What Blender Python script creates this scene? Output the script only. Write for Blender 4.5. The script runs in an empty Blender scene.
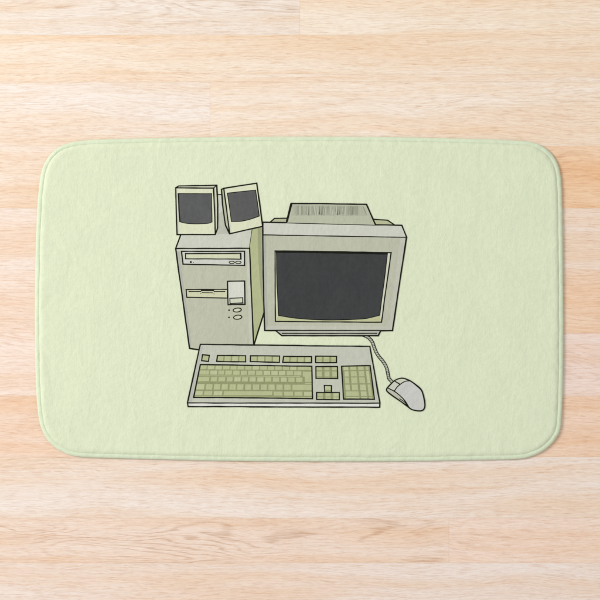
import bpy, bmesh, math, random
from mathutils import Vector, noise as mnoise

random.seed(7)
scene = bpy.context.scene
COL = scene.collection

# ------------------------------------------------------------------ camera, world, lamps, exposure
D = 2.0                      # camera height above the floor, metres
S = 0.99 / 600.0             # metres of floor per photo pixel
cam_d = bpy.data.cameras.new("camera")
cam_d.sensor_width = 36.0
cam_d.lens = 36.0 * D / 0.99
cam_d.clip_start = 0.05
cam_d.clip_end = 60.0
cam = bpy.data.objects.new("camera", cam_d)
cam.location = (0, 0, D)
COL.objects.link(cam)
scene.camera = cam

world = bpy.data.worlds.new("World")
scene.world = world
world.use_nodes = True
bg = world.node_tree.nodes["Background"]
bg.inputs["Color"].default_value = (1.0, 0.995, 0.985, 1)
bg.inputs["Strength"].default_value = 0.62


def area_lamp(name, loc, target, size, power, color):
    l = bpy.data.lights.new(name, "AREA")
    l.shape = "SQUARE"
    l.size = size
    l.energy = power
    l.color = color
    o = bpy.data.objects.new(name, l)
    o.location = loc
    o.rotation_euler = (Vector(target) - Vector(loc)).to_track_quat("-Z", "Y").to_euler()
    COL.objects.link(o)
    return o


area_lamp("key_light", (-3.9, 1.45, 3.3), (0.0, 0.0, 0.0), 1.7, 175.0, (1.0, 0.99, 0.972))  # large soft key lamp from the upper left, outside the frame

scene.view_settings.view_transform = "Standard"
scene.view_settings.look = "None"
scene.view_settings.gamma = 1.0
scene.view_settings.exposure = 0.45
scene.cycles.max_bounces = 6
scene.cycles.filter_width = 1.6

TOP = 0.0085                 # height of the mat's pile above the floor


def lin(c):
    r = []
    for v in c:
        v = v / 255.0
        r.append(v / 12.92 if v <= 0.04045 else ((v + 0.055) / 1.055) ** 2.4)
    return r


def P(px, py, z=0.0):
    k = S * (D - TOP) / D if z > 0.001 else S
    return ((px - 300.0) * k, (300.0 - py) * k, z)


def new_mat(name):
    m = bpy.data.materials.new(name)
    m.use_nodes = True
    nt = m.node_tree
    b = nt.nodes["Principled BSDF"]
    return m, nt, b


def N(nt, t, **kw):
    n = nt.nodes.new(t)
    for k, v in kw.items():
        if k == "op":
            n.operation = v
        elif k == "ins":
            for i, x in v.items():
                n.inputs[i].default_value = x
        else:
            setattr(n, k, v)
    return n


def link(nt, a, b):
    nt.links.new(a, b)


def math_n(nt, op, a, b=None, clamp=False):
    n = nt.nodes.new("ShaderNodeMath")
    n.operation = op
    n.use_clamp = clamp
    for i, x in enumerate((a, b)):
        if x is None:
            continue
        if isinstance(x, (int, float)):
            n.inputs[i].default_value = x
        else:
            nt.links.new(x, n.inputs[i])
    return n.outputs[0]


def scaled_noise(nt, vec, sc, detail=2.0, rough=0.5, dist=0.0):
    mp = nt.nodes.new("ShaderNodeMapping")
    mp.inputs["Scale"].default_value = sc
    nt.links.new(vec, mp.inputs["Vector"])
    n = nt.nodes.new("ShaderNodeTexNoise")
    n.inputs["Scale"].default_value = 1.0
    n.inputs["Detail"].default_value = detail
    n.inputs["Roughness"].default_value = rough
    n.inputs["Distortion"].default_value = dist
    nt.links.new(mp.outputs[0], n.inputs["Vector"])
    return n.outputs["Fac"]


def ramp(nt, fac, a, b):
    n = nt.nodes.new("ShaderNodeMapRange")
    n.inputs["From Min"].default_value = a
    n.inputs["From Max"].default_value = b
    n.clamp = True
    nt.links.new(fac, n.inputs["Value"])
    return n.outputs[0]


def mixc(nt, fac, a, b, blend="MIX"):
    n = nt.nodes.new("ShaderNodeMix")
    n.data_type = "RGBA"
    n.blend_type = blend
    for x, i in ((fac, 0), (a, 6), (b, 7)):
        if isinstance(x, (int, float)):
            n.inputs[i].default_value = x
        elif isinstance(x, (tuple, list)):
            n.inputs[i].default_value = tuple(x)[:3] + (1,)
        else:
            nt.links.new(x, n.inputs[i])
    return n.outputs[2]


ALB = (0.73, 0.735, 0.757)                   # display colour -> surface reflectance under these lamps


def fabric(name, rgb, var=0.10, bump=1.0, alb=None, sheen=0.08):
    """plush microfibre: napped pile, dyed or printed in one colour"""
    m, nt, b = new_mat(name)
    g = N(nt, "ShaderNodeNewGeometry")
    pos = g.outputs["Position"]
    fine = scaled_noise(nt, pos, (900, 900, 900), 2.0, 0.6)
    mid = scaled_noise(nt, pos, (130, 110, 110), 3.0, 0.6)
    nap = scaled_noise(nt, pos, (420, 34, 60), 2.0, 0.55)
    broad = scaled_noise(nt, pos, (26, 17, 20), 3.0, 0.6, 0.6)
    k = ALB if alb is None else alb
    base = [c * f for c, f in zip(lin(rgb), k)]
    v = math_n(nt, "ADD", math_n(nt, "MULTIPLY", mid, 0.40), math_n(nt, "MULTIPLY", nap, 0.16))
    v = math_n(nt, "ADD", v, math_n(nt, "MULTIPLY", fine, 0.20))
    v = math_n(nt, "ADD", v, math_n(nt, "MULTIPLY", broad, 0.34))
    t = ramp(nt, v, 0.40, 0.70)
    lo = [c * (1 - var) for c in base]
    hi = [c * (1 + var * 0.8) for c in base]
    c = mixc(nt, t, lo, hi)
    link(nt, c, b.inputs["Base Color"])
    b.inputs["Roughness"].default_value = 0.95
    b.inputs["Specular IOR Level"].default_value = 0.12
    b.inputs["Sheen Weight"].default_value = sheen
    h = math_n(nt, "ADD", math_n(nt, "MULTIPLY", fine, 0.0007), math_n(nt, "MULTIPLY", mid, 0.0016))
    h = math_n(nt, "ADD", h, math_n(nt, "MULTIPLY", nap, 0.00035))
    h = math_n(nt, "ADD", h, math_n(nt, "MULTIPLY", broad, 0.004))
    bp = N(nt, "ShaderNodeBump", ins={"Strength": 0.5 * bump, "Distance": 1.0})
    link(nt, h, bp.inputs["Height"])
    link(nt, bp.outputs[0], b.inputs["Normal"])
    return m


# ------------------------------------------------------------------ the wooden floor
def wood_material():
    m, nt, b = new_mat("pale_laminate_wood")
    uv = N(nt, "ShaderNodeUVMap", uv_map="grain").outputs[0]
    uv0 = uv
    wn = N(nt, "ShaderNodeVectorMath", operation="MULTIPLY_ADD")
    wob = math_n(nt, "SUBTRACT", scaled_noise(nt, uv0, (3.2, 9, 1), 2.0), 0.5)
    cmb = nt.nodes.new("ShaderNodeCombineXYZ")
    link(nt, math_n(nt, "MULTIPLY", wob, 0.045), cmb.inputs[1])
    add = N(nt, "ShaderNodeVectorMath", operation="ADD")
    link(nt, uv0, add.inputs[0])
    link(nt, cmb.outputs[0], add.inputs[1])
    nt.nodes.remove(wn)
    uv = add.outputs[0]
    sepx = nt.nodes.new("ShaderNodeSeparateXYZ")
    link(nt, uv, sepx.inputs[0])
    ln = math_n(nt, "ADD", math_n(nt, "MULTIPLY", sepx.outputs[1], 1150.0), math_n(nt, "MULTIPLY", scaled_noise(nt, uv, (7, 60, 1), 3.0), 16.0))
    ln = ramp(nt, math_n(nt, "SINE", ln), 0.1, 1.0)
    tint = N(nt, "ShaderNodeAttribute", attribute_name="tint").outputs["Color"]
    fig = N(nt, "ShaderNodeAttribute", attribute_name="figure").outputs["Fac"]
    warp = scaled_noise(nt, uv, (5, 16, 1), 2.0)
    broad = scaled_noise(nt, uv, (1.6, 24, 1), 3.0, 0.55, 0.3)
    streak = scaled_noise(nt, uv, (5.5, 150, 1), 4.0, 0.6, 0.25)
    hair = scaled_noise(nt, uv, (26, 640, 1), 3.0, 0.65, 0.4)
    pores = scaled_noise(nt, uv, (85, 1100, 1), 2.0, 0.5, 0.3)
    patch = scaled_noise(nt, uv, (6, 40, 1), 2.0)
    fign = scaled_noise(nt, uv, (2.1, 14, 1), 2.6, 0.45, 0.25)
    fign = math_n(nt, "ADD", fign, math_n(nt, "MULTIPLY", streak, 0.035))
    rings = math_n(nt, "SINE", math_n(nt, "MULTIPLY", fign, 150.0))
    rings = math_n(nt, "MULTIPLY", ramp(nt, rings, 0.35, 1.0), ramp(nt, hair, 0.25, 0.6))
    figmask = ramp(nt, scaled_noise(nt, uv, (3.1, 20, 3), 1.0), 0.42, 0.62)
    figamt = math_n(nt, "MULTIPLY", math_n(nt, "MULTIPLY", rings, figmask), fig)
    mott = scaled_noise(nt, uv, (70, 420, 1), 3.0, 0.65, 0.3)
    dash = scaled_noise(nt, uv, (48, 760, 1), 3.0, 0.62, 0.5)
    c = mixc(nt, math_n(nt, "MULTIPLY", ramp(nt, broad, 0.42, 0.68), 0.9), tint, mixc(nt, 1.0, tint, (0.978, 0.862, 0.735), "MULTIPLY"))
    c = mixc(nt, ramp(nt, broad, 0.52, 0.25), c, mixc(nt, 1.0, c, (1.02, 1.05, 1.09), "MULTIPLY"))
    c = mixc(nt, math_n(nt, "MULTIPLY", ramp(nt, streak, 0.48, 0.78), 0.42), c,
             mixc(nt, 1.0, c, (0.90, 0.78, 0.645), "MULTIPLY"))
    c = mixc(nt, math_n(nt, "MULTIPLY", figamt, 0.9), c, mixc(nt, 1.0, c, (0.82, 0.735, 0.67), "MULTIPLY"))
    c = mixc(nt, math_n(nt, "MULTIPLY", ramp(nt, mott, 0.35, 0.70), 0.8), c,
             mixc(nt, 1.0, c, (0.93, 0.88, 0.845), "MULTIPLY"))
    c = mixc(nt, math_n(nt, "MULTIPLY", ramp(nt, hair, 0.50, 0.70), 0.85), c,
             mixc(nt, 1.0, c, (0.85, 0.735, 0.645), "MULTIPLY"))
    lm = math_n(nt, "MULTIPLY", math_n(nt, "MULTIPLY", ln, ramp(nt, patch, 0.62, 0.36)), ramp(nt, mott, 0.35, 0.6))
    c = mixc(nt, math_n(nt, "MULTIPLY", lm, 0.55), c, mixc(nt, 1.0, c, (0.86, 0.75, 0.66), "MULTIPLY"))
    dm = math_n(nt, "MULTIPLY", ramp(nt, dash, 0.56, 0.70), ramp(nt, patch, 0.30, 0.60))
    c = mixc(nt, math_n(nt, "MULTIPLY", dm, 0.85), c, mixc(nt, 1.0, c, (0.78, 0.68, 0.60), "MULTIPLY"))
    pm = math_n(nt, "MULTIPLY", ramp(nt, pores, 0.58, 0.72), ramp(nt, patch, 0.66, 0.40))
    c = mixc(nt, math_n(nt, "MULTIPLY", pm, 0.6), c, mixc(nt, 1.0, c, (0.76, 0.66, 0.58), "MULTIPLY"))
    link(nt, c, b.inputs["Base Color"])
    b.inputs["Roughness"].default_value = 0.55
    b.inputs["Specular IOR Level"].default_value = 0.25
    h = math_n(nt, "ADD", math_n(nt, "MULTIPLY", hair, 0.00012), math_n(nt, "MULTIPLY", pores, 0.00010))
    bp = N(nt, "ShaderNodeBump", ins={"Strength": 0.5, "Distance": 1.0})
    link(nt, h, bp.inputs["Height"])
    link(nt, bp.outputs[0], b.inputs["Normal"])
    return m


WOODALB = (0.742, 0.756, 0.792)


def build_floor():
    # rows of the floor (photo y of their far and near edges) with the planks seen in the photo:
    # (x from, x to, colour, strength of the flame figure)
    rows = [
        (-28, 35, [(-220, 300, (243, 230, 214), .9), (300, 780, (248, 232, 210), .35)]),
        (35, 74, [(-330, 900, (247, 229, 206), .1)]),
        (74, 82, [(-200, 800, (247, 225, 197), 0, (248, 238, 226))]),
        (82, 146, [(-150, 210, (247, 234, 219), .25), (210, 690, (248, 232, 212), .45)]),
        (146, 208, [(-300, 330, (246, 228, 208), .15), (330, 770, (246, 213, 178), .7)]),
        (208, 270, [(-200, 250, (246, 228, 211), .2), (250, 740, (245, 229, 213), .15)]),
        (270, 333, [(-370, 420, (246, 225, 206), .2), (420, 860, (245, 217, 190), .6)]),
        (333, 396, [(-120, 350, (247, 226, 208), .2), (350, 800, (244, 222, 207), .5)]),
        (396, 457, [(-270, 280, (245, 220, 198), .15), (280, 720, (244, 214, 187), .2)]),
        (457, 518, [(-330, 840, (243, 228, 213), .1)]),
        (518, 563, [(-160, 449, (242, 220, 200), 1.5), (449, 940, (246, 226, 210), .5)]),
        (563, 625, [(-300, 640, (242, 226, 212), .1)]),
    ]
    pal = [(243, 228, 212), (246, 226, 203), (242, 214, 188), (240, 222, 206), (247, 232, 216), (243, 209, 176)]
    far = 1500
    y = -28
    while y > -far:
        h = random.choice((47, 62, 62, 63))
        rows.append((y - h, y, [(-150 + random.uniform(-150, 50), 300 + random.uniform(-80, 300), random.choice(pal), random.random() * .6)]))
        y -= h
    y = 625
    while y < 600 + far:
        h = random.choice((47, 62, 62, 63))
        rows.append((y, y + h, [(-150 + random.uniform(-150, 50), 300 + random.uniform(-80, 300), random.choice(pal), random.random() * .6)]))
        y += h
    me = bpy.data.meshes.new("floor")
    bm = bmesh.new()
    uvl = bm.loops.layers.uv.new("grain")
    til = bm.loops.layers.float_color.new("tint")
    fgl = bm.faces.layers.float.new("figure")
    e, dz = 0.0003, 0.00012

    def plank(x0, x1, y0, y1, rgb, fig, rgb2=None):
        xa, xb = (x0 - 300) * S, (x1 - 300) * S
        ya, yb = (300 - y1) * S, (300 - y0) * S
        ou, ov = random.uniform(0, 60), random.uniform(0, 60)
        c = [v * f for v, f in zip(lin(rgb), WOODALB)] + [1.0]
        c2 = [v * f for v, f in zip(lin(rgb2), WOODALB)] + [1.0] if rgb2 else c
        out = [bm.verts.new(p) for p in ((xa, ya, -dz), (xb, ya, -dz), (xb, yb, -dz), (xa, yb, -dz))]
        inn = [bm.verts.new(p) for p in ((xa + e, ya + e, 0), (xb - e, ya + e, 0), (xb - e, yb - e, 0), (xa + e, yb - e, 0))]
        fs = [bm.faces.new(inn)]
        for i in range(4):
            j = (i + 1) % 4
            fs.append(bm.faces.new((out[i], out[j], inn[j], inn[i])))
        for k, f in enumerate(fs):
            f[fgl] = fig
            for l in f.loops:
                l[uvl].uv = (l.vert.co.x + ou, l.vert.co.y + ov)
                q = c2 if l.vert.co.x > (xa + xb) / 2 else c
                l[til] = q if k == 0 else [q[0] * .86, q[1] * .82, q[2] * .78, 1]

    for y0, y1, ps in rows:
        for p in ps:
            plank(p[0], p[1], y0, y1, *p[2:])
        x = ps[0][0]
        while x > -far:
            w = random.uniform(380, 620)
            plank(x - w, x, y0, y1, random.choice(pal), random.random() * .6)
            x -= w
        x = ps[-1][1]
        while x < 600 + far:
            w = random.uniform(380, 620)
            plank(x, x + w, y0, y1, random.choice(pal), random.random() * .6)
            x += w
    bm.to_mesh(me)
    bm.free()
    me.materials.append(wood_material())
    o = bpy.data.objects.new("floor", me)
    o["kind"] = "structure"
    COL.objects.link(o)
    return o


build_floor()

# ------------------------------------------------------------------ helpers for the mat
mat_root = bpy.data.objects.new("bath_mat", None)
mat_root["label"] = "pale green plush bath mat printed with an old beige desktop computer, lying on wooden floor"
mat_root["category"] = "bath mat"
COL.objects.link(mat_root)
WORLD = {mat_root.name: Vector((0, 0, 0))}


def add_obj(name, bm, mats, parent, label=None, smooth=False):
    co = [v.co for v in bm.verts]
    lo = Vector([min(c[i] for c in co) for i in range(3)])
    hi = Vector([max(c[i] for c in co) for i in range(3)])
    ctr = (lo + hi) * 0.5
    ctr.z = lo.z
    for v in bm.verts:
        v.co -= ctr
    me = bpy.data.meshes.new(name)
    bm.to_mesh(me)
    bm.free()
    for m in mats:
        me.materials.append(m)
    if smooth:
        for p in me.polygons:
            p.use_smooth = len(p.vertices) < 10
    o = bpy.data.objects.new(name, me)
    COL.objects.link(o)
    o.parent = parent
    o.location = ctr - WORLD[parent.name]
    WORLD[o.name] = ctr
    if label:
        o["label"] = label
    return o


def spline(pts, closed=False, n=8):
    out = []
    L = len(pts)
    rng = range(L) if closed else range(L - 1)
    for i in rng:
        if closed:
            p0, p1, p2, p3 = (pts[(i + k - 1) % L] for k in range(4))
        else:
            p0, p1, p2, p3 = pts[max(i - 1, 0)], pts[i], pts[i + 1], pts[min(i + 2, L - 1)]
        for k in range(n):
            t = k / n
            out.append(tuple(0.5 * ((2 * p1[a]) + (-p0[a] + p2[a]) * t + (2 * p0[a] - 5 * p1[a] + 4 * p2[a] - p3[a]) * t * t
                                    + (-p0[a] + 3 * p1[a] - 3 * p2[a] + p3[a]) * t ** 3) for a in (0, 1)))
    if not closed:
        out.append(pts[-1])
    return out


def resample(pts, step):
    """closed polyline at even spacing"""
    L = len(pts)
    seg = [math.dist(pts[i], pts[(i + 1) % L]) for i in range(L)]
    tot = sum(seg)
    n = int(tot / step)
    out, i, acc = [], 0, 0.0
    for k in range(n):
        t = k * tot / n
        while acc + seg[i] < t:
            acc += seg[i]
            i += 1
        f = (t - acc) / seg[i]
        a, b = pts[i], pts[(i + 1) % L]
        out.append((a[0] + (b[0] - a[0]) * f, a[1] + (b[1] - a[1]) * f))
    return out


# ------------------------------------------------------------------ the plush mat: pad and rolled binding
OUT = [(300, 136.8), (200, 137.5), (140, 138.6), (95, 139.8), (74, 142), (59, 147.5), (48.5, 157.5), (42, 171),
       (39, 190), (37.3, 215), (36, 250), (35.2, 300), (35.4, 350), (36.5, 390), (39, 418), (43.5, 432.5),
       (51, 443.5), (62, 451.5), (78, 456.5), (110, 458), (150, 459), (220, 460.7), (300, 461.3), (400, 461.2),
       (470, 460), (515, 459), (533, 455.5), (546.5, 448), (556, 437.5), (560.5, 425), (562.3, 390), (563, 340),
       (562.8, 295), (562.4, 240), (561.5, 195), (559.8, 173), (555.5, 160), (547.5, 150), (535, 143.2),
       (515, 140.5), (470, 139), (400, 137.3)]
outline = resample(spline(OUT, True, 10), 1.6)
NO = len(outline)
normals = []
for i in range(NO):
    a, b = outline[(i - 4) % NO], outline[(i + 4) % NO]
    tx, ty = b[0] - a[0], b[1] - a[1]
    l = math.hypot(tx, ty)
    normals.append((-ty / l, tx / l))
cx, cy = 299, 299
if (cx - outline[0][0]) * normals[0][0] + (cy - outline[0][1]) * normals[0][1] < 0:
    normals = [(-a, -b) for a, b in normals]


def ring_mesh(profile, amp, cap=False, zamp=0.0):
    bm = bmesh.new()
    rings = []
    for (d, z) in profile:
        r = []
        for i, (p, n) in enumerate(zip(outline, normals)):
            w = mnoise.noise(Vector((p[0] * 0.05, p[1] * 0.05, 3.1))) * amp + mnoise.noise(Vector((p[0] * 0.35, p[1] * 0.35, 9.0))) * amp * 0.35
            zz = z + 0.5 * mnoise.noise(Vector((p[0] * 0.42, p[1] * 0.42, d * 0.5))) * zamp * min(1.0, z / 0.004) * min(1.0, max(0.0, (15 - d) / 7)) + mnoise.noise(Vector((p[0] * 0.16, p[1] * 0.16, d * 0.2))) * zamp * min(1.0, z / 0.004) * min(1.0, max(0.0, (15 - d) / 7))
            dd = d + w * min(1, d / 2.0)
            r.append(bm.verts.new(P(p[0] + n[0] * dd, p[1] + n[1] * dd)[:2] + (zz,)))
        rings.append(r)
    for a, b in zip(rings, rings[1:]):
        for i in range(NO):
            j = (i + 1) % NO
            bm.faces.new((a[i], a[j], b[j], b[i]))
    if cap:
        bm.faces.new(rings[-1])
    bmesh.ops.recalc_face_normals(bm, faces=bm.faces)
    up = sum(f.normal.z * f.calc_area() for f in bm.faces)
    if up < 0:
        bmesh.ops.reverse_faces(bm, faces=bm.faces)
    return bm


M_PILE = fabric("mint_plush_pile", (222, 229.5, 197), 0.048, 1.0)
M_HEM = fabric("mint_binding_cloth", (219, 229, 197), 0.045, 0.8)

hem = ring_mesh([(0.5, 0.0003), (0.05, 0.0012), (0.0, 0.0026), (0.3, 0.0040), (1.0, 0.0052), (2.0, 0.0060), (3.0, 0.0063),
                 (4.0, 0.0062), (4.7, 0.0058), (5.3, 0.0045)], 0.5, False, 0.0006)
add_obj("binding", hem, [M_HEM], mat_root, "rolled mint green edge binding sewn round the mat", True)
pad = ring_mesh([(3.9, 0.0006), (4.2, 0.0050), (4.7, 0.0060), (5.5, 0.0069), (6.5, 0.0077), (7.6, 0.0083), (9.2, 0.0086),
                 (11.5, 0.0084), (15, 0.0083), (20, TOP - 0.0001)], 0.5, True, 0.0006)
add_obj("pad", pad, [M_PILE], mat_root, "soft pale green plush top of the mat", True)

# ------------------------------------------------------------------ the printed picture (dye on the pile)
INK = fabric("black_print_ink", (22, 24, 16), 0.35, 0.8, (0.9, 0.9, 0.9), 0.0)
_cache = {}


def ink(rgb):
    if rgb not in _cache:
        _cache[rgb] = fabric("print_dye_%d_%d_%d" % rgb, rgb, 0.055 if rgb[0] > 110 else 0.16, 1.0, None, 0.08 if rgb[0] > 110 else 0.02)
    return _cache[rgb]


LEVEL = [0]


class Part:
    """one printed part: dyed areas and ink lines, in one flat mesh on the pile"""

    def __init__(self):
        self.bm = bmesh.new()
        self.mats = []

    def slot(self, m):
        if m not in self.mats:
            self.mats.append(m)
        return self.mats.index(m)

    def z(self):
        return TOP + 0.00012 + LEVEL[0] * 0.000006

    def face(self, pts, m):
        a = sum(pts[i][0] * pts[(i + 1) % len(pts)][1] - pts[(i + 1) % len(pts)][0] * pts[i][1] for i in range(len(pts)))
        if a > 0:                       # photo y runs down: keep faces looking up
            pts = pts[::-1]
        vs = [self.bm.verts.new(P(p[0], p[1], self.z())) for p in pts]
        f = self.bm.faces.new(vs)
        f.material_index = self.slot(m)

    def fill(self, pts, rgb, up=True):
        if up:
            LEVEL[0] += 1
        self.face(pts, ink(rgb))
        return self

    def line(self, pts, w=1.2, closed=False, m=None, up=True, taper=False):
        if up:
            LEVEL[0] += 1
        m = m or INK
        # short even steps so that the drawn line can swell and wander a little
        q = []
        L = len(pts)
        for i in range(L if closed else L - 1):
            a, b = pts[i], pts[(i + 1) % L]
            n = max(1, int(math.dist(a, b) / 3.0))
            for k in range(n):
                q.append((a[0] + (b[0] - a[0]) * k / n, a[1] + (b[1] - a[1]) * k / n))
        if not closed:
            q.append(pts[-1])
        L = len(q)
        left, right = [], []
        for i in range(L):
            p = q[i]
            a = q[i - 1] if (closed or i > 0) else None
            c = q[(i + 1) % L] if (closed or i < L - 1) else None
            d1 = Vector((p[0] - a[0], p[1] - a[1])).normalized() if a else None
            d2 = Vector((c[0] - p[0], c[1] - p[1])).normalized() if c else None
            if d1 is None:
                d1 = d2
            if d2 is None:
                d2 = d1
            t = d1 + d2
            if t.length < 1e-5:
                t = d1
            t.normalize()
            nrm = Vector((-t.y, t.x))
            k = 1.0 / max(0.55, nrm.dot(Vector((-d1.y, d1.x))))
            vw = w * 0.54 * (1 + 0.22 * mnoise.noise(Vector((p[0] * 0.11, p[1] * 0.11, 1.7))))
            if taper:
                vw *= 0.35 + 0.65 * math.sin(math.pi * min(max((i + 0.5) / L, 0.02), 0.98))
            off = mnoise.noise(Vector((p[0] * 0.07, p[1] * 0.07, 7.7))) * 0.18
            ends = 0.0
            if not closed and i == 0:
                p = (p[0] - t.x * w * 0.35, p[1] - t.y * w * 0.35)
            if not closed and i == L - 1:
                p = (p[0] + t.x * w * 0.35, p[1] + t.y * w * 0.35)
            left.append((p[0] + nrm.x * (vw * k + off), p[1] + nrm.y * (vw * k + off)))
            right.append((p[0] - nrm.x * (vw * k - off), p[1] - nrm.y * (vw * k - off)))
        z = self.z()
        si = self.slot(m)
        lv = [self.bm.verts.new(P(x, y, z)) for x, y in left]
        rv = [self.bm.verts.new(P(x, y, z)) for x, y in right]
        for i in range(L if closed else L - 1):
            j = (i + 1) % L
            f = self.bm.faces.new((lv[i], lv[j], rv[j], rv[i]))
            f.material_index = si
        return self

    def ellipse(self, x, y, rx, ry, rgb=None, w=0.9, n=24, tilt=0.0):
        pts = [(x + rx * math.cos(6.28318 * k / n), y + ry * math.sin(6.28318 * k / n) + tilt * math.cos(6.28318 * k / n)) for k in range(n)]
        if rgb:
            self.fill(pts, rgb)
        if w:
            self.line(pts, w, True)
        return self

    def dot(self, x, y, r):
        LEVEL[0] += 1
        self.face([(x + r * math.cos(6.28318 * k / 14), y + r * math.sin(6.28318 * k / 14)) for k in range(14)], INK)
        return self

    def build(self, name, parent, label=None):
        bm = self.bm
        bm.normal_update()
        for f in bm.faces:
            if f.normal.z < 0:
                f.normal_flip()
        return add_obj(name, bm, self.mats, parent, label)


def rect(x0, y0, x1, y1):
    return [(x0, y0), (x1, y0), (x1, y1), (x0, y1)]


# ---- computer tower
FRONT = (189, 191, 168)
t = Part()
t.fill([(175.7, 248.5), (195.4, 194.6), (257.4, 194.6), (249.6, 248.3)], (203, 205, 189))
t.fill([(217, 234.5), (218.6, 214), (221.5, 211), (224.5, 214), (229.5, 233.5)], (187, 189, 172))
t.line([(195.4, 194.6), (257.4, 194.6)], 1.0)
t.line([(195.4, 194.6), (175.7, 248.5)], 1.2)
t.line([(257.4, 194.6), (252.5, 228.5), (249.6, 248.3)], 1.2)
side = [(249.6, 248.3), (252.5, 228.5), (263.6, 222), (264.2, 312), (253.8, 345.2), (252.4, 318), (251.0, 283), (250.2, 262)]
t.fill(side, (180, 184, 139))
t.fill([(257.6, 226), (263.6, 222), (264.2, 312), (262.4, 303), (260, 284), (258.4, 262)], (158, 162, 124))
t.fill([(261.3, 226), (263.6, 222), (264.2, 312), (262.9, 303), (262, 284)], (172, 174, 150))
front = [(175.7, 248.5), (249.6, 248.3), (250.2, 262), (251.0, 283), (252.4, 318), (253.8, 346), (253.6, 352), (202, 352), (199.4, 349.9), (189.6, 348.4),
         (185.6, 320), (179.3, 275)]
t.fill(front, FRONT)
t.fill([(175.7, 248.5), (179.4, 249.5), (182.3, 275), (188.6, 320), (191.4, 345), (189.6, 348.4), (185.6, 320), (179.3, 275)], (178, 179, 166))
t.fill([(246.2, 249), (249.6, 248.3), (250.2, 262), (251.0, 283), (252.4, 318), (253.8, 346), (249.4, 345), (248.5, 318)], (197, 199, 182))
t.fill([(175.7, 248.5), (249.6, 248.3), (249.5, 251), (177, 251.2)], (200, 202, 184))
t.line([(253.8, 345), (264.2, 312)], 1.3)
t.line([(175.7, 248.5), (249.6, 248.3)], 1.3)
t.line([(249.6, 248.3), (250.2, 262), (251.0, 283), (252.4, 318), (253.8, 346)], 1.3)
t.line([(175.7, 248.5), (179.3, 275), (185.6, 320), (189.6, 348.4), (199.4, 349.9)], 1.4)
t.dot(229.1, 310.2, 0.85)
t.dot(229.0, 317.4, 0.85)
tower = t.build("printed_computer_tower", mat_root, "beige computer tower printed at the left of the picture")

p = Part()
p.fill([(181.5, 251.4), (244.5, 251.3), (244.5, 265.4), (183.0, 264.2)], (206, 208, 196))
p.fill([(185.5, 253.5), (240.8, 253.2), (240.8, 259.1), (185.5, 258.8)], (210, 213, 180))
p.fill([(185.5, 253.5), (240.8, 253.2), (240.8, 254.4), (185.5, 254.6)], (165, 167, 140))
p.line([(181.5, 251.4), (244.5, 251.3), (244.5, 265.4), (183.0, 264.2)], 1.2, True)
p.line([(185.5, 253.5), (240.8, 253.2), (240.8, 259.1), (185.5, 258.8)], 0.95, True)
p.line([(240.6, 253.2), (240.8, 259.1)], 1.5)
p.dot(190.8, 262.1, 1.05)
p.dot(193.6, 262.4, 0.45)
p.ellipse(231.8, 262.4, 2.7, 1.15, (200, 203, 180), 0.8)
p.ellipse(238.3, 262.4, 2.7, 1.15, (200, 203, 180), 0.8)
p.build("disc_drive", tower)

p = Part()
p.fill([(186.2, 289.6), (227.5, 289.4), (227.5, 298.1), (186.8, 297.3)], (206, 208, 172))
p.line([(186.2, 289.6), (227.5, 289.4), (227.5, 298.1), (186.8, 297.3)], 1.1, True)
p.line([(188.8, 291.5), (201, 291.5)], 0.85)
p.line([(214, 291.5), (225, 291.5)], 0.85)
p.line([(201.4, 290.3), (213.6, 290.4)], 1.5)
p.line([(202, 292.7), (212.6, 292.8)], 0.7)
p.dot(200.9, 293.5, 0.45)
p.dot(214.0, 293.9, 0.5)
p.build("floppy_drive", tower)

p = Part()
p.fill([(227.6, 281.3), (244.6, 281.0), (245.0, 304.4), (228.0, 304.8)], (213, 214, 201))
p.line([(227.6, 281.3), (244.6, 281.0), (245.0, 304.4), (228.0, 304.8)], 1.25, True)
p.fill([(229.8, 298.3), (242.7, 297.7), (242.9, 303.0), (230.0, 303.6)], (207, 210, 184))
p.line([(229.8, 298.3), (242.7, 297.7), (242.9, 303.0), (230.0, 303.6)], 1.0, True)
p.build("eject_panel", tower)
for (ox, oy) in ((237.2, 310.0), (237.7, 317.2)):
    p = Part()
    p.ellipse(ox, oy, 4.1, 2.0, (201, 204, 176), 0.95, 24, -0.35)
    p.build("power_button", tower)

# ---- loudspeakers
FACE = (219, 222, 190)
s = Part()
s.fill([(175.8, 187.8), (178.8, 186.0), (216.7, 185.2), (213.4, 188.1)], (196, 198, 172))
s.fill([(213.4, 188.1), (216.7, 185.2), (217.8, 205), (217.6, 228), (215.2, 234.4), (214.6, 210)], (206, 208, 186))
s.fill([(213.5, 188.1), (214.7, 187.2), (215.7, 210), (216, 230), (215.2, 234.4), (214.6, 210)], (150, 152, 128))
s.fill([(175.8, 187.8), (213.4, 188.1), (214.6, 210), (215.2, 234.4), (177.1, 234.5), (176.3, 212)], FACE)
s.fill([(175.8, 187.8), (177.4, 188.0), (179.3, 225), (179.4, 234), (177.1, 234.5), (176.3, 212)], (206, 208, 184))
s.line([(175.8, 187.8), (178.8, 186.0), (216.7, 185.2)], 1.2)
s.line([(216.7, 185.2), (217.8, 205), (217.6, 228), (215.2, 234.4)], 1.3)
s.line([(213.4, 188.1), (216.7, 185.2)], 1.0)
s.line([(175.8, 187.9), (213.4, 188.1), (214.6, 210), (215.2, 234.4), (177.1, 234.5), (176.3, 212)], 1.2, True)
sp = s.build("printed_speaker", mat_root, "upright loudspeaker printed at the upper left")
g = Part()
gp = [(178.3, 193.6), (211.7, 193.6), (212.0, 210), (212.1, 221.9)] + spline([(212.1, 221.9), (208, 223.3), (196, 223.9), (186, 223.3), (180.0, 221.8)], False, 4)[1:] + [(179.1, 210)]
g.fill(gp, (91, 92, 91))
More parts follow.
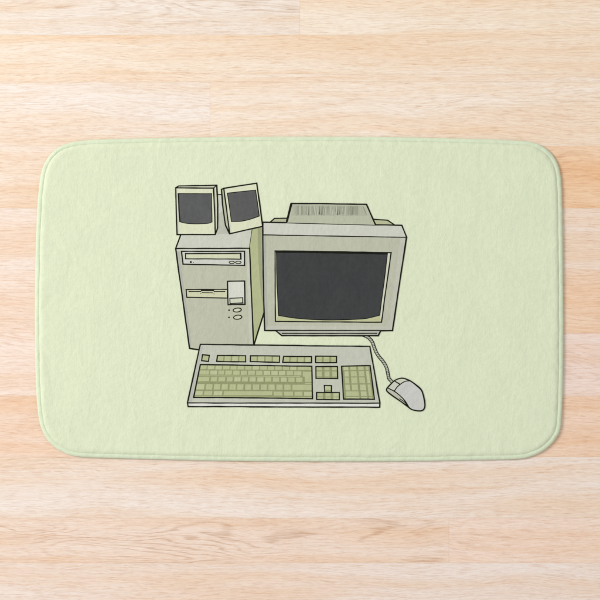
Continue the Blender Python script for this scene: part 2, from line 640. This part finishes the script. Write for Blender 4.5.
g.line(gp, 0.7, True)
g.line([(178.3, 193.6), (179.1, 210), (180.0, 221.8)], 1.2)
g.build("speaker_grille", sp)

s = Part()
s.fill([(221.5, 189.4), (223.8, 188.4), (228.3, 222), (229.8, 233.5), (229.2, 233.3), (225.4, 225), (222.6, 204)], (186, 188, 160))
s.fill([(223.8, 188.4), (256.7, 183.2), (259.6, 204), (262.5, 226.3), (229.8, 233.6), (227.0, 213)], FACE)
s.fill([(223.8, 188.4), (225.6, 188.2), (229.0, 211), (232.0, 233.0), (229.8, 233.6), (227.0, 213)], (208, 211, 186))
s.line([(223.8, 188.4), (221.5, 189.4), (222.6, 204), (225.4, 225), (229.3, 233.4)], 1.3)
s.line([(223.8, 188.4), (256.7, 183.2), (259.6, 204), (262.5, 226.3), (229.8, 233.6), (227.0, 213)], 1.25, True)
sp = s.build("printed_speaker", mat_root, "tilted loudspeaker printed on top of the tower")
g = Part()
gp = [(227.4, 193.2), (255.7, 190.1), (257.4, 203), (259.2, 216.0)] + spline([(259.2, 216.0), (250, 219.3), (241, 221.3), (231.4, 221.6)], False, 4)[1:] + [(229.2, 206)]
g.fill(gp, (92, 92, 91))
g.line(gp, 0.8, True)
g.build("speaker_grille", sp)

# ---- mouse cord
cp = spline([(361, 334.3), (365.5, 336), (369.2, 338.4), (372.3, 342.3), (374.3, 347.6), (376.3, 352.5), (379, 356.8), (382, 360.3), (385, 364.6),
             (387, 369.3), (388.1, 374.5), (389.0, 378.4), (391.9, 381.6)], False, 8)
k = Part()
GC = ink((184, 186, 168))
k.line(cp, 2.6, False, GC)


def shifted(pts, d):
    out = []
    for i, q in enumerate(pts):
        a, b_ = pts[max(i - 1, 0)], pts[min(i + 1, len(pts) - 1)]
        tx, ty = b_[0] - a[0], b_[1] - a[1]
        l = math.hypot(tx, ty)
        out.append((q[0] - ty / l * d, q[1] + tx / l * d))
    return out


eL, eR = shifted(cp, 1.3), shifted(cp, -1.3)
k.line(eL, 0.75)
k.line(eR, 0.75)
LEVEL[0] += 1
for i in range(6, len(cp) - 5, 4):
    k.line([eL[i], eR[min(i + 4, len(cp) - 1)]], 0.34, False, None, up=False)
k.build("printed_mouse_cord", mat_root, "twisted grey cord printed between monitor and mouse")

# ---- monitor
m = Part()
m.fill([(270, 223), (274.6, 218.4), (288, 218.2), (288, 224)], (180, 183, 150))
m.line([(269.8, 222.6), (274.6, 218.4), (287, 218.2)], 1.15)
m.fill([(372, 219.2), (387.4, 220.3), (394.8, 225.4), (372, 226)], (184, 187, 148))
m.line([(373.4, 219.2), (387.4, 220.3), (394.8, 225.2)], 1.15)
m.fill([(262.8, 222.3), (286, 222.7), (340, 224.1), (401.7, 225.3), (406.5, 237.5), (330, 236), (262.8, 234.9)], (206, 207, 193))
fr = [(262.8, 234.9), (330, 236), (406.5, 237.5), (397.6, 295), (392.5, 330.6), (264.8, 330.4), (263.7, 300)]
m.fill(fr, (189, 191, 169))
m.fill([(262.8, 235), (266, 235.4), (267.2, 300), (268, 326), (264.8, 330.4), (263.7, 300)], (178, 179, 166))
m.fill([(264.8, 330.4), (268, 325.5), (389, 326.5), (392.5, 330.6)], (194, 195, 178))
m.fill([(400, 238), (406.5, 237.5), (397.6, 295), (392.5, 330.6), (388.5, 327), (392, 300)], (194, 195, 178))
m.line([(262.8, 222.3), (286, 222.7), (340, 224.1), (401.7, 225.3), (406.5, 237.5)], 1.25)
m.line([(262.8, 234.9), (330, 236), (406.5, 237.5)], 1.0)
m.line([(262.8, 222.3), (262.8, 234.9), (263.7, 300), (264.8, 330.4), (392.5, 330.6), (397.6, 295), (406.5, 237.5)], 1.35)
monitor = m.build("printed_monitor", mat_root, "beige tube monitor printed in the middle of the picture")

v = Part()
v.fill([(286.6, 222.6), (291.7, 203.4), (366.3, 204.5), (375.7, 224.9), (330, 223.7)], (186, 189, 164))
v.fill([(292.6, 205), (363.0, 205.8), (366.0, 211), (367.5, 215.8), (292.0, 215.6)], (176, 179, 157))
hat = ink((134, 138, 116))
hat2 = ink((191, 193, 172))
LEVEL[0] += 1
hat3 = ink((154, 158, 136))
for k in range(112):
    f = k / 111.0
    x = 294.2 + 68.0 * f
    lean = 0.0
    if 0.24 < f < 0.78:
        lean = 2.3 * math.sin((f - 0.24) / 0.54 * 12.6)
    x2 = x + lean * 0.55 + random.uniform(-.25, .25)
    y1, y2 = 205.6 + random.uniform(0, 1.2), 215.6 - random.uniform(0, 1.6)
    if f > 0.945 or (0.07 < f < 0.1):
        continue
    v.line([(x, y1), ((x + x2) / 2 + lean * 0.1, (y1 + y2) / 2), (x2, y2)], random.choice((0.32, 0.4, 0.5)), False, random.choice((hat, hat3, hat3, hat2)), up=False)
v.line([(363.0, 206.5), (366.4, 214.6)], 0.5, False, hat)
v.line([(286.6, 222.6), (291.7, 203.4), (330, 203.8), (366.3, 204.5), (375.7, 224.9)], 1.3)
v.line([(291.4, 204.0), (287.0, 221.0)], 2.1)
v.build("vent_housing", monitor)

c = Part()
br = [(275.0, 250.9), (330, 251.6), (391.0, 252.7), (385.1, 295), (381.5, 322.2), (275.4, 321.5)]
c.fill(br, (190, 192, 148))
c.fill([(387, 253.5), (391, 252.7), (385.1, 295), (381.5, 322.2), (379.7, 315.3)], (209, 210, 186))
c.fill([(275.0, 250.9), (276.6, 251.2), (278.7, 315.6), (275.4, 321.5)], (203, 205, 174))
c.line(br, 1.15, True)
c.build("screen_surround", monitor)
c = Part()
sc_ = [(276.2, 251.6), (330, 252.2), (387.4, 253.4), (384.0, 283)] + spline([(379.7, 315.2), (371, 317.4), (360, 319.0), (332, 320.0), (305, 319.0), (290, 317.4), (278.6, 315.6)], False, 4) + [(277.0, 285)]
c.fill(sc_, (63, 65, 65))
c.line(sc_, 0.8, True)
c.line([(276.2, 252.2), (330, 252.7), (387.4, 254.0)], 1.2)
c.build("screen", monitor)
b = Part()
b.fill([(276.3, 331), (281.8, 335.6), (378.2, 335.7), (380.4, 331)], (180, 181, 166))
b.line([(276.3, 331), (281.8, 335.6), (378.2, 335.7), (380.4, 331)], 1.25)
b.line([(282.2, 333.4), (376.8, 333.4)], 1.0)
b.build("monitor_base", monitor)

# ---- keyboard
kb = Part()
kb.fill([(200.4, 344.4), (260, 345.0), (320, 345.9), (369.8, 346.3), (379.7, 402.8), (379.4, 407.1), (188.2, 406.4), (187.6, 402.6)], (195, 197, 180))
kb.fill([(200.4, 344.4), (203.2, 346), (194.6, 385), (191.8, 402), (187.6, 402.6)], (186, 187, 175))
kb.fill([(187.6, 402.9), (379.7, 403.2), (379.4, 407.1), (188.2, 406.4)], (223, 224, 213))
kb.line([(187.6, 402.9), (379.7, 403.2)], 1.15)
kb.line([(200.4, 344.4), (260, 345.0), (320, 345.9), (369.8, 346.3), (379.7, 402.8), (379.4, 407.1), (188.2, 406.5), (187.6, 402.6)], 1.3, True)
keyboard = kb.build("printed_keyboard", mat_root, "wide beige keyboard printed along the bottom of the picture")

GAP, KEY, KEYL = (147, 152, 109), (182, 187, 142), (188, 193, 150)


def key_block(outline_pts, keys, parent=keyboard, base=GAP):
    q = Part()
    q.fill(outline_pts, base)
    LEVEL[0] += 1
    for kk in keys:
        q.fill(kk, KEY if random.random() < .72 else KEYL, up=False)
    q.line(outline_pts, 1.2, True)
    q.build("key_block", parent)


def cells(q4, cols, rows_, gx, gy):
    """keys of a quad block: fractions along x and y with gaps"""
    def at(u, v_):
        a = (q4[0][0] + (q4[1][0] - q4[0][0]) * u, q4[0][1] + (q4[1][1] - q4[0][1]) * u)
        b_ = (q4[3][0] + (q4[2][0] - q4[3][0]) * u, q4[3][1] + (q4[2][1] - q4[3][1]) * u)
        return (a[0] + (b_[0] - a[0]) * v_, a[1] + (b_[1] - a[1]) * v_)
    out = []
    for v0, v1 in zip(rows_, rows_[1:]):
        for u0, u1 in zip(cols, cols[1:]):
            ua = u0 + (gx if u0 > 0 else 0)
            ub = u1 - (gx if u1 < 1 else 0)
            va = v0 + (gy if v0 > 0 else 0)
            vb = v1 - (gy if v1 < 1 else 0)
            out.append([at(ua, va), at(ub, va), at(ub, vb), at(ua, vb)])
    return out


ESC = [(202.6, 354.7), (209.4, 355.4), (208.4, 361.4), (201.7, 360.6)]
key_block(ESC, cells(ESC, (0, 1), (0, 1), 0, 0))
for q4 in ([(217.6, 355.5), (245.7, 355.6), (245.7, 361.9), (216.7, 361.3)],
           [(250.5, 355.7), (279.6, 356.0), (279.4, 362.4), (250.2, 361.6)],
           [(283.6, 356.3), (311.6, 356.5), (311.5, 362.6), (282.7, 362.4)]):
    key_block(q4, cells(q4, (0, .24, .50, .755, 1), (0, 1), .025, 0))
q4 = [(315.6, 356.2), (336.6, 356.3), (336.5, 362.5), (315.6, 362.5)]
key_block(q4, cells(q4, (0, .34, .70, 1), (0, .6, 1), .05, .05))
q4 = [(315.9, 366.6), (337.4, 366.5), (337.7, 378.5), (316, 378.3)]
key_block(q4, cells(q4, (0, .335, .69, 1), (0, .36, .88, 1), .062, .045))
q4 = [(324.3, 385.4), (331.5, 385.6), (331.4, 392.4), (324.6, 392.2)]
key_block(q4, cells(q4, (0, 1), (0, .7, 1), 0, .06))
q4 = [(316.6, 392.4), (339.2, 392.5), (339.3, 399.6), (316.6, 399.4)]
key_block(q4, cells(q4, (0, .33, .68, 1), (0, .62, 1), .06, .05))

# number pad
NP = [(341.5, 366.2), (370, 365.6), (374.4, 399.2), (343.6, 399)]
ks = cells(NP, (0.03, .265, .54, .80, .97), (0.02, .125), .035, 0)
for r0, r1 in ((.155, .315), (.345, .525), (.56, .735)):
    ks += cells(NP, (0.05, .265, .54, .80), (r0, r1), .035, 0)
    ks[-3:] = [kk for kk in ks[-3:]]
ks += cells(NP, (0.05, .545, .80), (.765, .905), .035, 0)
ks += cells(NP, (.80, .965), (.155, .525), .032, 0)
ks += cells(NP, (.80, .965), (.56, .905), .032, 0)
ks += cells(NP, (0.05, .545, .80, .965), (.935, .985), .03, 0)
key_block(NP, ks)

# main field of keys
MAIN = [(200.4, 364.5), (255, 365.4), (311.7, 366.3), (312.5, 398.6), (250, 397.8), (193.7, 397.3)]
rows_k = [
    (365.6, 369.2, [207.2, 215, 222.4, 230, 237, 244.7, 252, 259.7, 267.3, 274.5, 282.3, 289.7, 297], 311.2, .55),
    (370.4, 374.5, [209.7, 217.7, 224.7, 232.5, 240.3, 247.5, 255.5, 263, 270.7, 278.3, 286, 293.5, 302], 302, .65),
    (376.9, 381.2, [210, 217.7, 226, 233.4, 241.4, 248.8, 256.5, 264.3, 272, 280, 287.5, 295.3, 303.3], 303, .85),
    (384.0, 389.4, [205.2, 213.2, 221, 228.7, 236.5, 244.3, 252, 260, 267.6, 275.5, 283.5, 291.5], 311.6, .85),
    (391.0, 395.0, [203.5, 213, 223, 273, 283.3, 293.8, 303.2], 311.8, .8),
]


def left_x(y):
    return 200.4 + (y - 364.5) / (397.3 - 364.5) * (193.7 - 200.4) + 0.9


ks = []
for y0, y1, seps, xr, gp in rows_k:
    xs = [left_x((y0 + y1) / 2) - gp] + seps
    if xr > seps[-1] + 2:
        xs.append(xr + gp)
    for x0, x1 in zip(xs, xs[1:]):
        dy = (x0 - 200) / 110.0 * 0.8
        j = random.uniform(-.15, .15)
        sl = -0.2 * (y1 - y0) * (1 - (x0 - 195) / 70.0) * 0.9 if x0 < 265 else 0.0
        a0, a1 = x0 + gp, x1 - gp
        ks.append([(a0 - sl / 2 * (1 if x0 > 203 else 1), y0 + dy + j * .5), (a1 - sl / 2, y0 + dy), (a1 + sl / 2, y1 + dy + j), (a0 + sl / 2, y1 + dy)])
# the return key and the thin strips between rows
ks.append([(302.8, 371.6), (311.4, 371.7), (311.7, 382.0), (304.9, 381.9), (304.7, 376.6), (302.9, 376.4)])
ks.append([(left_x(375.6), 375.35), (300, 376.1), (300, 376.8), (left_x(375.6), 376.05)])
ks.append([(left_x(396), 395.95), (311.6, 397.2), (311.8, 398.0), (left_x(396.5), 396.8)])
ks.append([(305, 383.0), (311.6, 383.0), (311.6, 383.7), (305, 383.7)])
key_block(MAIN, ks)

# ---- mouse
mo = spline([(386.4, 389.6), (387.2, 387.9), (390.5, 384.2), (394.2, 380.8), (397.5, 379.1), (401.5, 378.2), (405.2, 378.8), (410.8, 381.3),
             (417.0, 385.9), (421.4, 390.4), (423.7, 397.4), (424.7, 404), (424.2, 408), (422, 410.4), (417.5, 410.8), (411.5, 409.4),
             (407.4, 406.2), (400, 400.9), (392, 395.5), (387.2, 391.6)], True, 5)
q = Part()
q.fill(mo, (203, 203, 196))
sd = spline([(387.6, 387.7), (394.2, 391.0), (400.5, 396.0), (405, 401.0), (408.4, 406.4)], False, 5)
q.fill(sd + [(407.4, 406.0), (400, 400.7), (392, 395.3), (387.3, 391.4), (386.6, 389.6)], (190, 191, 172))
q.line(spline([(399.6, 398.6), (404.5, 402.0), (407.6, 405.6)], False, 4), 0.8)
q.line(sd, 1.0)
mouse = q.build("printed_mouse", mat_root, "pale grey computer mouse printed at the lower right")
cv = spline([(394.2, 391.0), (396.6, 387.4), (400.2, 384.2), (405, 381.4), (409.6, 380.8)], False, 5)
q = Part()
q.fill([(387.6, 387.7), (390.5, 384.2), (394.2, 380.9), (400.2, 384.4), (396.6, 387.4), (394.2, 391.0)], (203, 205, 188))
q.line([(387.6, 387.7), (394.2, 391.0)] + cv[1:11], 0.95)
q.build("mouse_button", mouse)
q = Part()
q.fill([(394.4, 380.8), (397.5, 379.2), (401.5, 378.3), (405.2, 378.9), (409.6, 380.9), (405, 381.4), (400.2, 384.4)], (206, 208, 186))
q.line(cv[10:], 0.95)
q.line([(394.4, 380.8), (400.2, 384.4)], 1.15)
q.build("mouse_button", mouse)
q = Part()
q.line(mo, 1.3, True)
q.build("mouse_outline", mouse)
